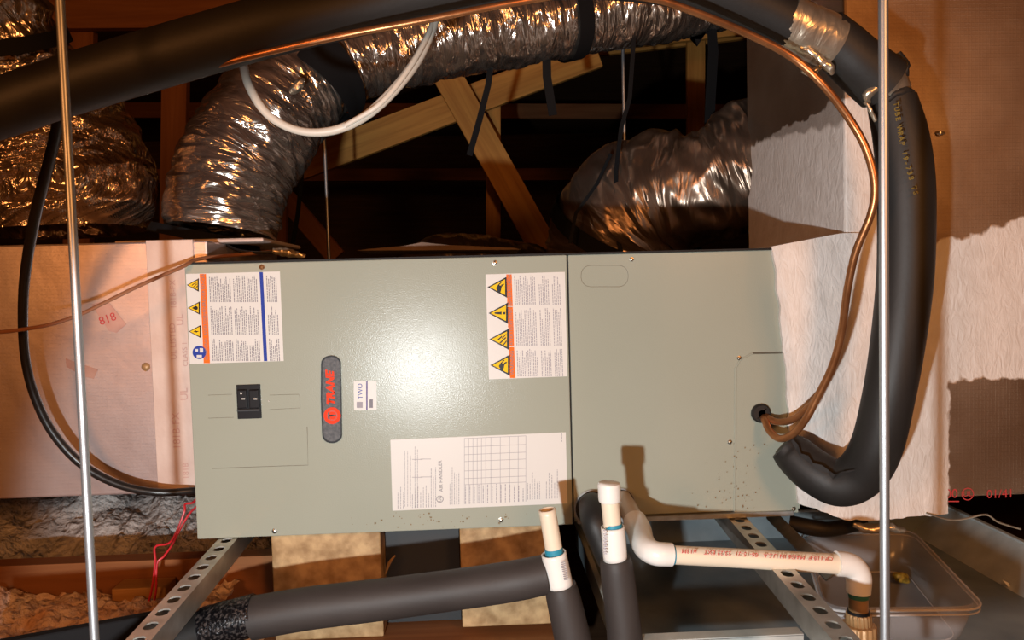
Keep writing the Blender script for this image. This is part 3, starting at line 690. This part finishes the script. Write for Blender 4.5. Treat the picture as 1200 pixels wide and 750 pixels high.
strap([(716, 180), (700, 215), (675, 250), (668, 285)], .70, 4, 'narrow black cord-like strap curving left over the rear brown foil duct')

# ================================================================== refrigerant lines
t = thing('insulated_suction_line', 'thick black foam insulated refrigerant line arching across the top and curling down at right', 'pipe')
ptube('foam_sleeve', [(-120, 165, -.42, 31), (0, 127, -.42, 32), (77, 101, -.42, 32.5), (230, 55, -.42, 33), (330, 27, -.42, 33), (430, 5, -.40, 32), (540, -18, -.38, 31), (660, -33, -.34, 30), (780, -25, -.30, 29), (870, 2, -.27, 29), (936, 34, -.25, 28)], 'rubber', t, 36, 10)
o = ptube('foil_wrap', [(917, 22, -.255, 29.5), (938, 34, -.25, 30), (958, 42, -.245, 30), (975, 50, -.24, 29.5)], 'foil_tape', t, 40, 8, disp=lambda s, a, p: .0012*noise.noise(p*120)); o['label'] = 'crinkled foil tape wrap'
ptube('foam_sleeve', [(965, 40, -.24, 29), (985, 56, -.235, 30), (1005, 74, -.23, 31), (1034, 98, -.22, 33)], 'rubber', t, 36, 8)
ptube('sleeve_lining', [(1030, 95, -.22, 28), (1041, 106, -.215, 24), (1045, 113, -.21, 22)], 'foil_tape', t, 24, 5, disp=lambda s, a, p: .003*noise.noise(p*90))['label'] = 'exposed tan lining at the sleeve gap'
o = ptube('foam_sleeve', [(1045, 118, -.21, 27), (1055, 160, -.215, 30), (1061, 210, -.22, 31.5), (1062, 270, -.22, 31.5), (1060, 330, -.22, 31), (1052, 400, -.22, 30), (1042, 460, -.215, 29), (1028, 520, -.19, 29), (1010, 553, -.15, 29), (984, 566, -.12, 28), (955, 553, -.09, 27), (930, 532, -.06, 24), (918, 522, -.05, 19)], 'rubber', t, 36, 10)
# split along the foam at the elbow
bm = bmesh.new()
cr = [(928, 516), (934, 524), (938, 533), (946, 537), (952, 544), (962, 548), (971, 553), (977, 559), (984, 555), (992, 553), (1001, 551)]
up_, dn_ = [], []
for i, (x, y) in enumerate(cr):
    hw = (1.6+1.4*(i%2))*(1 if i < 8 else .45); Y = -.100-.095*(i/10)
    up_.append(bm.verts.new(at(x+hw*.4, y-hw, Y-.004))); dn_.append(bm.verts.new(at(x-hw*.4, y+hw, Y-.004)))
for i in range(len(cr)-1): bm.faces.new((up_[i], dn_[i], dn_[i+1], up_[i+1]))
o = link('foam_split', bm, 'dark', t); o['label'] = 'jagged open split in the foam'
# torn foam lips at the gap and tape peel
for q, m_ in (([(1052, 62, -.235, 4), (1058, 75, -.235, 7), (1057, 90, -.23, 6), (1048, 93, -.225, 3)], 'rubber'), ([(1018, 121, -.24, 2), (1016, 112, -.25, 5), (1028, 100, -.255, 6), (1040, 90, -.255, 4), (1046, 84, -.25, 2)], 'foil_tape'), ([(1040, 117, -.245, 3), (1052, 109, -.25, 5), (1066, 107, -.245, 4), (1070, 113, -.24, 2)], 'rubber'),
             ([(938, 56, -.27, 2), (950, 60, -.275, 3.5), (962, 70, -.275, 4), (972, 80, -.275, 5), (976, 86, -.27, 2)], 'foil_tape'), ([(938, 73, -.262, 2), (944, 83, -.262, 5), (954, 83, -.262, 4), (962, 78, -.262, 2)], 'foil_tape'),
             ([(1013, 120, -.25, 1.5), (1020, 128, -.255, 2.5), (1026, 142, -.25, 1.5)], 'foil_tape')):
    ptube('torn_flap', q, m_, t, 12, 5, disp=lambda s, a, p: .003*noise.noise(p*110))
# yellow stencil running down the sleeve
for i, ch in enumerate('TUBE WRAP 19-738 TS'):
    if ch == ' ': continue
    f = i/18; y = 122+f*104; x = 1050+23*f-3*math.sin(f*3.1)
    p = at(x, y, -.2815); text(ch, p, at(x+2.2, y+10, -.25)-at(x, y, -.25), (1, -.25, .1), .012, 'gold', t, name='stencil_letter', bold=.0004)
t = thing('copper_line', 'thin bare copper refrigerant line arching along the black pipe and looping into the grommet', 'pipe')
ptube('copper_tube', [(90, 112, -.38, 3.4), (150, 101, -.39, 3.4), (200, 91, -.41, 3.6), (290, 67, -.44, 3.9), (400, 42, -.465, 4.2), (500, 23, -.47, 4.2), (600, 4, -.46, 4.2), (690, -9, -.44, 4.2), (760, -2, -.41, 4.3), (800, 9, -.39, 4.4), (870, 37, -.35, 4.6), (925, 65, -.33, 4.7), (962, 97, -.33, 4.8), (995, 139, -.32, 4.8), (1015, 175, -.32, 4.8), (1025, 215, -.32, 4.8), (1021, 250, -.31, 4.7), (1003, 295, -.28, 4.6), (993, 340, -.25, 4.6), (986, 390, -.21, 4.5), (975, 430, -.18, 4.5), (958, 465, -.15, 4.5), (945, 490, -.13, 4.5), (930, 508, -.10, 4.5), (914, 514, -.07, 4.4), (902, 505, -.04, 4.4), (896, 492, -.015, 4.3), (893, 487, .01, 4.3)], 'copper', t, 14, 8)
ptube('copper_tube', [(1003, 295, -.25, 3.9), (993, 340, -.22, 3.9), (986, 390, -.18, 4), (975, 430, -.15, 4), (959, 464, -.12, 4.2), (945, 480, -.09, 4.2), (928, 492, -.06, 4.2), (912, 494.5, -.035, 4.2), (902, 491, -.018, 4.2), (895, 485, .01, 4.2)], 'copper', t, 14, 8)

# ================================================================== cables
t = thing('white_cable', 'white jacketed cable hanging in a loop in front of the arched foil duct', 'cable')
ptube('cable_jacket', [(520, -30, -.15, 4.5), (516, 0, -.2, 4.6), (508, 30, -.25, 5), (490, 68, -.28, 6), (462, 105, -.3, 6), (428, 136, -.3, 5.5), (390, 153, -.3, 5), (350, 153, -.3, 4.6), (315, 135, -.3, 5), (293, 103, -.3, 5), (285, 72, -.28, 5), (284, 40, -.25, 5)], 'white_cable', t, 14, 8)
ptube('cable_jacket', [(520, -30, -.16, 3.2), (512, 10, -.22, 3.2), (501, 42, -.275, 3.2), (478, 82, -.31, 3.3), (445, 122, -.325, 3.2), (405, 147, -.31, 3)], 'white_cable', t, 10, 8)
t = thing('black_cable', 'black cable drooping in a long curve over the foil-faced duct at left', 'cable')
ptube('cable_jacket', [(85, 60, -.30, 5), (73, 120, -.27, 6), (60, 180, -.22, 6.2), (42, 250, -.16, 6), (31, 310, -.12, 5.6), (27, 360, -.10, 5.3), (29, 415, -.08, 5), (40, 462, -.06, 5), (62, 507, -.04, 5), (97, 545, -.02, 5), (140, 568, -.01, 4.8), (185, 577, .0, 4.6), (226, 575, .03, 4.2), (240, 573, .06, 4)], 'cable', t, 14, 8)
for i, (rows, lab) in enumerate((([(232, 582, .045, 1.3), (226, 589, .03, 1.3), (217, 591, .02, 1.3), (216, 600, .01, 1.3), (205, 627, .0, 1.3), (197, 637, .0, 1.3), (182, 641, .0, 1.3), (182, 660, .0, 1.3), (178, 690, .0, 1.3), (174, 706, .0, 1.3)], 'thin red wire with a sharp kink hanging under the left end of the cabinet'),
                 ([(233, 592, .045, 1.3), (222, 602, .03, 1.3), (210, 622, .015, 1.3), (202, 638, .01, 1.3), (192, 652, .01, 1.3), (184, 661, .005, 1.3), (183, 690, .0, 1.3), (181, 703, .0, 1.3)], 'thin red wire in a smooth curve hanging under the left end of the cabinet'))):
    tag(ptube('red_wire', rows, 'red_wire', None, 8, 6), lab, 'wire')

# ================================================================== threaded rods
def rod(px0, px1, Y, rad, z0, label, thread=True):
    a = at(px0, 0, Y); b = at(px1, 750, Y); x = (a.x+b.x)/2
    bm = bmesh.new(); seg = 14; z1 = 2.2; pitch = .0022 if thread and Y < 0 else .02
    n = int((z1-z0)/pitch*2) if Y < 0 else 8; rings = []
    if Y < 0: n = min(n, 1700)
    for i in range(n+1):
        z = z0+(z1-z0)*i/n; r = rad*(1.0 if i % 2 else .90) if Y < 0 else rad
        rings.append([bm.verts.new((x+r*math.cos(2*math.pi*k/seg), Y+r*math.sin(2*math.pi*k/seg), z+(pitch*k/seg if Y < 0 else 0))) for k in range(seg)])
    for A, B in zip(rings, rings[1:]):
        for k in range(seg): bm.faces.new((A[k], A[(k+1)%seg], B[(k+1)%seg], B[k]))
    for f in bm.faces: f.smooth = True
    t = thing('threaded_rod', label, 'rod', 'threaded rods carrying the struts')
    link('rod_shank', bm, 'rod', t)
    for zc in (-.05, .012):
        bm = bmesh.new(); tube(bm, [(x, Y, zc-.006, .012), (x, Y, zc+.006, .012)], 6); bmesh.ops.recalc_face_normals(bm, faces=bm.faces); link('nut', bm, 'rod', t)
    return x
XL = rod(70, 111, -.585, .0062, -.09, 'leftmost steel threaded rod in front of the foil-faced duct')
XR = rod(1034, 1038, -.635, .0066, -.09, 'rightmost bright threaded rod crossing in front of the black insulated pipe')
rod(387, 390, 1.05, .0058, -.09, 'thin distant rod under the white cable loop, behind the air handler')
rod(733, 739, 1.05, .0062, -.09, 'thin distant rod in front of the rear brown foil duct')

# ================================================================== struts
def strut(x0, x1, label, rz, y0=-.80, y1=1.2):
    t = thing('strut_channel', label, 'strut', 'slotted struts under the air handler')
    xm = (x0+x1)/2; t.location = (xm, 0, 0); t.rotation_euler = (0, 0, rz); x0 -= xm; x1 -= xm
    bm = bmesh.new(); wd = x1-x0; z1, th = -.001, .0028; xc = (x0+x1)/2; sw = .010; pit = .0508; sl = .0145
    # top web with slots: strips either side, bridges between
    y = y0
    def pl(xa, xb, ya, yb): box(bm, xa, xb, ya, yb, z1-th, z1)
    pl(x0, xc-sw, y0, y1); pl(xc+sw, x1, y0, y1)
    while y < y1:
        ye = min(y+pit, y1); a, b = y+(pit-2*sl)/2, y+(pit+2*sl)/2
        pl(xc-sw, xc+sw, y, a); pl(xc-sw, xc+sw, b, ye)
        for (c0, sg) in ((a, 1), (b, -1)):      # rounded slot corners
            for sx in (-1, 1):
                for k in range(3):
                    u = sw*(1-.33*k); pl(*sorted((xc+sx*sw, xc+sx*(sw-.0025*(3-k)/1.5))), *sorted((c0+sg*.0018*k, c0+sg*.0018*(k+1))))
        y = ye
    link('slotted_web', bm, 'strut', t)
    for xa, xb, s in ((x0, x0+th, 1), (x1-th, x1, -1)):
        bm = bmesh.new(); box(bm, xa, xb, y0, y1, z1-.041, z1-th)
        lx = sorted((xa if s > 0 else xb, (xa if s > 0 else xb)+s*.010)); box(bm, lx[0], lx[1], y0, y1, z1-.043, z1-.0405)
        link('side_wall', bm, 'strut', t)
    return t
strut(.046, .087, 'galvanised slotted strut running out under the left end of the air handler', .042)
strut(1.178, 1.219, 'galvanised slotted strut under the right end, beside the clear plastic tub', -.062)
# lined black strip under the left strut
o = boxobj('rubber_strip', .018, .058, -.75, .3, -.058, -.046, 'strap'); tag(o, 'black rubber strip lying along the left strut', 'strip')
o = bar('edge_board', at(-60, 787, -.42), at(190, 738, -.28), .07, .02, 'strap'); tag(o, 'black edge board across the bottom left corner', 'board')

# ================================================================== lumber under the cabinet
o = boxobj('wood_block', at(318, 640, .03).x, at(446, 640, .03).x, .03, .30, -.25, -.004, 'ply', None, .003); tag(o, 'left tan wood block under the air handler, above the insulated drain', 'block')
o = boxobj('wood_block', at(539, 640, .03).x, at(655, 640, .03).x, .03, .30, at(600, 733, .03).z, -.004, 'ply', None, .003); tag(o, 'right tan wood block under the air handler, behind the left PVC stub', 'block')
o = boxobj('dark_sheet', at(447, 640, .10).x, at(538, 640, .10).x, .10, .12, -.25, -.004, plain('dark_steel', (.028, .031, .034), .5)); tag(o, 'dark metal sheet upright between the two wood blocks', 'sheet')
o = boxobj('sill_board', at(300, 740, 0).x, at(668, 740, 0).x, -.02, .34, -.31, -.252, 'wood_rust', None, .003); tag(o, 'low brown sill board at the foot of the wood blocks', 'board')
o = ptube('broken_lath', [(452, 672, .06, 1), (456, 660, .06, 2), (463, 651, .06, 1)], 'ply', None, 6, 3); tag(o, 'pale sliver of wood in front of the dark sheet', 'scrap')
o = bar('galvanised_angle', at(903, 603, .18), at(975, 676, -.18), .03, .004, 'galv', side=(-.3, 1, .5)); tag(o, 'galvanised flat angle strip right of the right strut', 'bracket')

# ================================================================== drain pan
t = thing('drain_pan', 'wide galvanised drain pan beneath the air handler and the plastic tub', 'pan')
A0, A1, B0, B1, ZR, ZF = .885, 1.95, -.78, .43, -.13, -.205
boxobj('pan_floor', A0, A1-.1, B0, B1, ZF-.002, ZF, 'pan_shaded', t)
boxobj('pan_wall', A0, A1, B0-.002, B0, ZF, ZR, 'pan_steel_lit', t); boxobj('pan_wall', A0, A1, B1, B1+.002, ZF, ZR, 'pan_shaded', t)
boxobj('pan_wall', A0-.002, A0, B0, B1, ZF, ZR, 'pan_shaded', t)
bm = bmesh.new(); 
vv = [bm.verts.new(p) for p in ((A1-.10, B0, ZF), (A1-.10, B1, ZF), (A1, B1, ZR), (A1, B0, ZR), (A1-.098, B0, ZF), (A1-.098, B1, ZF), (A1+.002, B1, ZR), (A1+.002, B0, ZR))]
for f in ((0, 1, 2, 3), (7, 6, 5, 4), (3, 2, 6, 7), (0, 3, 7, 4), (1, 5, 6, 2), (0, 4, 5, 1)): bm.faces.new([vv[i] for i in f])
bmesh.ops.recalc_face_normals(bm, faces=bm.faces); link('pan_wall', bm, 'pan_steel_lit', t)
for r in ((A0-.008, A1+.01, B0-.006, B0+.006), (A0-.008, A1+.01, B1-.006, B1+.006), (A1-.004, A1+.01, B0, B1), (A0-.010, A0+.002, B0, B1)):
    boxobj('rolled_rim', *r, ZR-.002, ZR+.004, 'pan_steel_lit', t, .0015)
pplate('paint_scrap', [(1174, 679), (1178, 681), (1182, 683), (1184, 690), (1180, 686)], 0.04, .001, 'label', t).hide_render = False

t = thing('cross_rail', 'galvanised angle rail crossing the pan level with the bottom edge of the picture', 'rail')
boxobj('rail_web', A0+.002, 1.22, -.290, -.287, -.158, -.130, 'pan_steel_lit', t); boxobj('rail_lip', A0+.002, 1.22, -.290, -.262, -.131, -.128, 'pan_steel_lit', t)
# ================================================================== plastic tub
t = thing('plastic_tub', 'clear plastic food storage tub sitting in the pan at bottom right', 'container')
c0 = [at(945, 626, .14), at(1068, 624, .14), at(1151, 711, -.285), at(985, 713, -.285)]
def zat(px, py, z):
    d = M3 @ Vector(((px-600)/F, 1, -(py-375)/F)); k = (z-CAM.z)/d.z; return CAM+d*k
ZT = -.112
cc = [zat(940, 624, ZT), zat(1068, 622, ZT), zat(1153, 712, ZT), zat(968, 714, ZT)]
cx = sum((p for p in cc), Vector())/4
def loop(scale, z, rad=.05, n=7):
    P = [cx+(p-cx)*scale for p in cc]; out = []
    for i, p in enumerate(P):
        a = (P[i-1]-p).normalized(); b = (P[(i+1)%4]-p).normalized()
        for k in range(n+1):
            tt = k/n; s0 = p+a*rad; s1 = p+b*rad; q = s0*(1-tt)**2+p*2*tt*(1-tt)+s1*tt**2; out.append(Vector((q.x, q.y, z)))
    return out
bm = bmesh.new(); rings = []
for sc_, z in ((1.0, ZT-.012), (1.03, ZT-.012), (1.035, ZT), (1.0, ZT+.003), (.965, ZT), (.96, ZT-.01), (.92, ZT-.045), (.86, ZF+.012), (.80, ZF+.003), (.795, ZF+.005), (.85, ZF+.014), (.915, ZT-.045), (.955, ZT-.01)):
    rings.append([bm.verts.new(p) for p in loop(sc_, z)])
rings = rings[2:9]
for a, b in zip(rings, rings[1:]):
    n = len(a)
    for k in range(n): bm.faces.new((a[k], a[(k+1)%n], b[(k+1)%n], b[k]))
bm.faces.new(rings[-1])
for v in list(bm.verts):
    if not v.link_faces: bm.verts.remove(v)
bmesh.ops.recalc_face_normals(bm, faces=bm.faces)
o = link('tub_body', bm, 'clear', t, True); md = o.modifiers.new('s', 'SOLIDIFY'); md.thickness = .0016
for scl, z, r in ((1.035, ZT-.001, .0022), (1.03, ZT-.011, .0016), (.80, ZF+.006, .0014)):
    P = loop(scl, z); bm = bmesh.new(); tube(bm, [(p.x, p.y, p.z, r) for p in P+[P[0]]], 6, False); link('tub_rim', bm, plain('milky_plastic', (.60, .56, .54), .25), t, True)
o = tag(ptube('debris', [(1048, 672, -.05, 3), (1055, 676, -.06, 7), (1062, 678, -.06, 6), (1068, 682, -.06, 2)], mottled('yellow_debris', (.20, .13, .01), (.55, .36, .04), 120, .6), None, 12, 5, disp=lambda s, a, p: .005*noise.noise(p*90)), 'small yellow-brown clump of debris inside the plastic tub', 'debris')
dz = (ZF+.02) - min((o.matrix_world @ Vector(c)).z for c in o.bound_box); 
pc = zat(1057, 677, ZF+.02); bc = sum((Vector(c) for c in o.bound_box), Vector())/8; o.location = pc-bc

# ================================================================== PVC drain pieces
YT = -.235
t = thing('condensate_drain', 'condensate drain of black insulated pipe with an open white PVC stub standing under the door', 'pipe')
ptube('foam_sleeve', [(205, 748, -.20, 22), (262, 730, -.20, 22)], 'rubber', t, 30, 4)
m_gl = mottled('frayed_tape', (.008, .008, .010), (.20, .17, .16), 160, .25, .5, 1.0, 180, lo=.5, hi=.8)
ptube('tape_wrap', [(240, 736, -.20, 24), (270, 728, -.20, 24.5), (300, 720, -.20, 24)], m_gl, t, 36, 6, disp=lambda s, a, p: .0015*noise.noise(p*200))['label'] = 'glittery black tape wrap'
ptube('foam_sleeve', [(296, 724, -.20, 25), (360, 713, -.20, 24.5), (450, 702, -.20, 24), (540, 690, -.205, 23.5), (600, 681, -.22, 23.5), (640, 673, -.22, 23)], 'rubber_brown', t, 36, 8)
def pipe_open(name, rows, mat, parent):
    o = ptube(name, rows, mat, parent, 28, 4, False); md = o.modifiers.new('s', 'SOLIDIFY'); md.thickness = .003; md.offset = -1; return o
pipe_open('pipe_stub', [(641, 597, YT, 10.2), (645, 620, YT, 10.3), (651, 655, YT, 10.5)], 'pvc', t)
ptube('primer_ring', [(648.5, 642, YT, 10.8), (650, 651, YT, 10.9)], 'primer', t, 28, 2, False)
pipe_open('coupling', [(648.8, 648, YT, 15), (652, 664, YT, 15.2), (657, 688, YT, 15.3)], 'pvc_white', t)
ptube('foam_sleeve', [(657, 686, YT, 18.5), (660, 700, YT, 20.5), (668, 735, YT, 21.5), (675, 766, YT, 22.5)], 'rubber_brown', t, 32, 6)
q = []
pbar = random.Random(2)
for i in range(12):
    y = 659+i*2; q.append([(657+(y-659)*.2, y), (662+(y-659)*.2, y-.8), (662+(y-659)*.2, y+.2), (657+(y-659)*.2, y+.9)])
prints('printed_text', q[:11], YT-.030, 'ink', t)
t = thing('capped_drain_pipe', 'capped white PVC drain stub rising from black foam in front of the coil panel', 'pipe')
Y2 = -.285
ptube('pipe_cap', [(713.5, 565, Y2, 10), (713.5, 567, Y2, 13.2), (714, 574, Y2, 13.5), (714.5, 586, Y2, 13.3), (714.6, 588, Y2, 11)], 'pvc_white', t, 28, 4)
ptube('pipe_stub', [(714.6, 586, Y2, 10.8), (718, 618, Y2, 10.8)], 'pvc', t, 28, 3)
ptube('primer_ring', [(718, 613, Y2, 11.1), (718.4, 618.5, Y2, 11.2)], 'primer', t, 28, 2, False)
pipe_open('coupling', [(718, 617, Y2, 14.2), (719.5, 635, Y2, 14.3), (721, 656, Y2, 14.3)], 'pvc_white', t)
ptube('foam_sleeve', [(721, 655, Y2, 18), (723, 668, Y2, 20), (727, 700, Y2, 20.5), (731, 735, Y2, 21), (733, 764, Y2, 21.5)], 'rubber_brown', t, 32, 6)
ptube('foam_sleeve', [(694, 592, .0, 15.5), (694, 596, -.05, 16), (697, 612, -.09, 16), (706, 635, -.10, 16), (716, 658, -.11, 16)], 'rubber', t, 28, 8)
prints('printed_text', [rect(707+k%2*1.2, 621+k*2.1, 710.5+k%2, 622.2+k*2.1) for k in range(14)], Y2-.026, 'ink_faint', t)
t = thing('overflow_drain_pipe', 'white PVC pipe running right from the unit to a tan fitting beside the tub', 'pipe')
ptube('pipe_run', [(729, 584, .01, 11), (738, 600, -.07, 11.5), (748, 620, -.15, 12)], mottled('grey_pvc', (.52, .46, .39), (.60, .54, .46), 5, .35, 0, 0), t, 28, 6)
ptube('elbow', [(744, 611, -.12, 14.2), (749, 622, -.16, 14.8), (751.5, 632, -.205, 14.5), (757, 642, -.25, 14.5), (768, 648.5, -.28, 14.2), (787, 650, -.28, 13.8)], 'pvc_white', t, 32, 7)
ptube('pipe_run', [(784, 650, -.28, 11), (880, 655, -.28, 11.5), (984, 661, -.285, 12.2)], 'pvc', t, 28, 6)
ptube('primer_ring', [(786, 650.2, -.28, 11.4), (790, 650.4, -.28, 11.4)], 'primer', t, 28, 2, False)
ptube('elbow', [(980, 660.5, -.285, 15), (992, 661.5, -.285, 15), (1001, 666, -.285, 15), (1006, 676, -.285, 15), (1006, 694, -.285, 14)], 'pvc_white', t, 32, 7)
ptube('primer_ring', [(1006, 692, -.285, 12), (1006, 700, -.285, 11.8)], 'primer_green', t, 28, 3, False)
ptube('pipe_nipple', [(1006, 699, -.285, 11), (1006, 718, -.285, 11.4)], 'brass', t, 28, 3)
ptube('seal_ring', [(1006, 715, -.285, 13), (1006, 718, -.285, 13)], 'black', t, 24, 2)
def knurl(name, y0, y1, rp, teeth, mat, parent):
    bm = bmesh.new(); a = at(1006, y0, -.285); b = at(1007, y1, -.285); tube(bm, [(a.x, a.y, a.z, px2m(rp, -.285)*.96), (a.x, a.y, a.z-.002, px2m(rp, -.285)), (b.x, b.y, b.z, px2m(rp, -.285))], teeth*4, True, disp=lambda s, an, p: .0012*(1 if int(an/(2*math.pi)*teeth*4+.5) % 4 < 2 else -1))
    bmesh.ops.recalc_face_normals(bm, faces=bm.faces); return link(name, bm, mat, parent)
knurl('knurled_nut', 718, 732, 14, 18, 'brass', t); knurl('knurled_base', 731, 840, 19.5, 16, 'brass', t)
# print on the pipe, upside down
a = at(800, 645.5, -.28-.0185); b = at(975, 655, -.285-.0195)
text('CP-110-P  MADE IN U.S.A   06-15-21  23:22 EXT    #13M', (a+b)/2, a-b, DOWN, .0118, 'fsk_red', t, name='lettering')
# scrap under the coil panel right of strut
o = ptube('foil_scrap', [(1000, 615, .05, 3), (1020, 620, .04, 6), (1045, 618, .04, 5), (1060, 622, .04, 3)], 'foil_tape', None, 12, 6, disp=lambda s, a, p: .006*noise.noise(p*70)); tag(o, 'crumpled foil scrap behind the back rim of the plastic tub', 'scrap')
o = ptube('black_hose', [(925, 612, .10, 9), (950, 618, .08, 10), (975, 620, .08, 9), (1010, 612, .12, 9)], 'rubber', None, 16, 6); tag(o, 'black hose tucked under the bottom edge of the white plenum', 'hose')
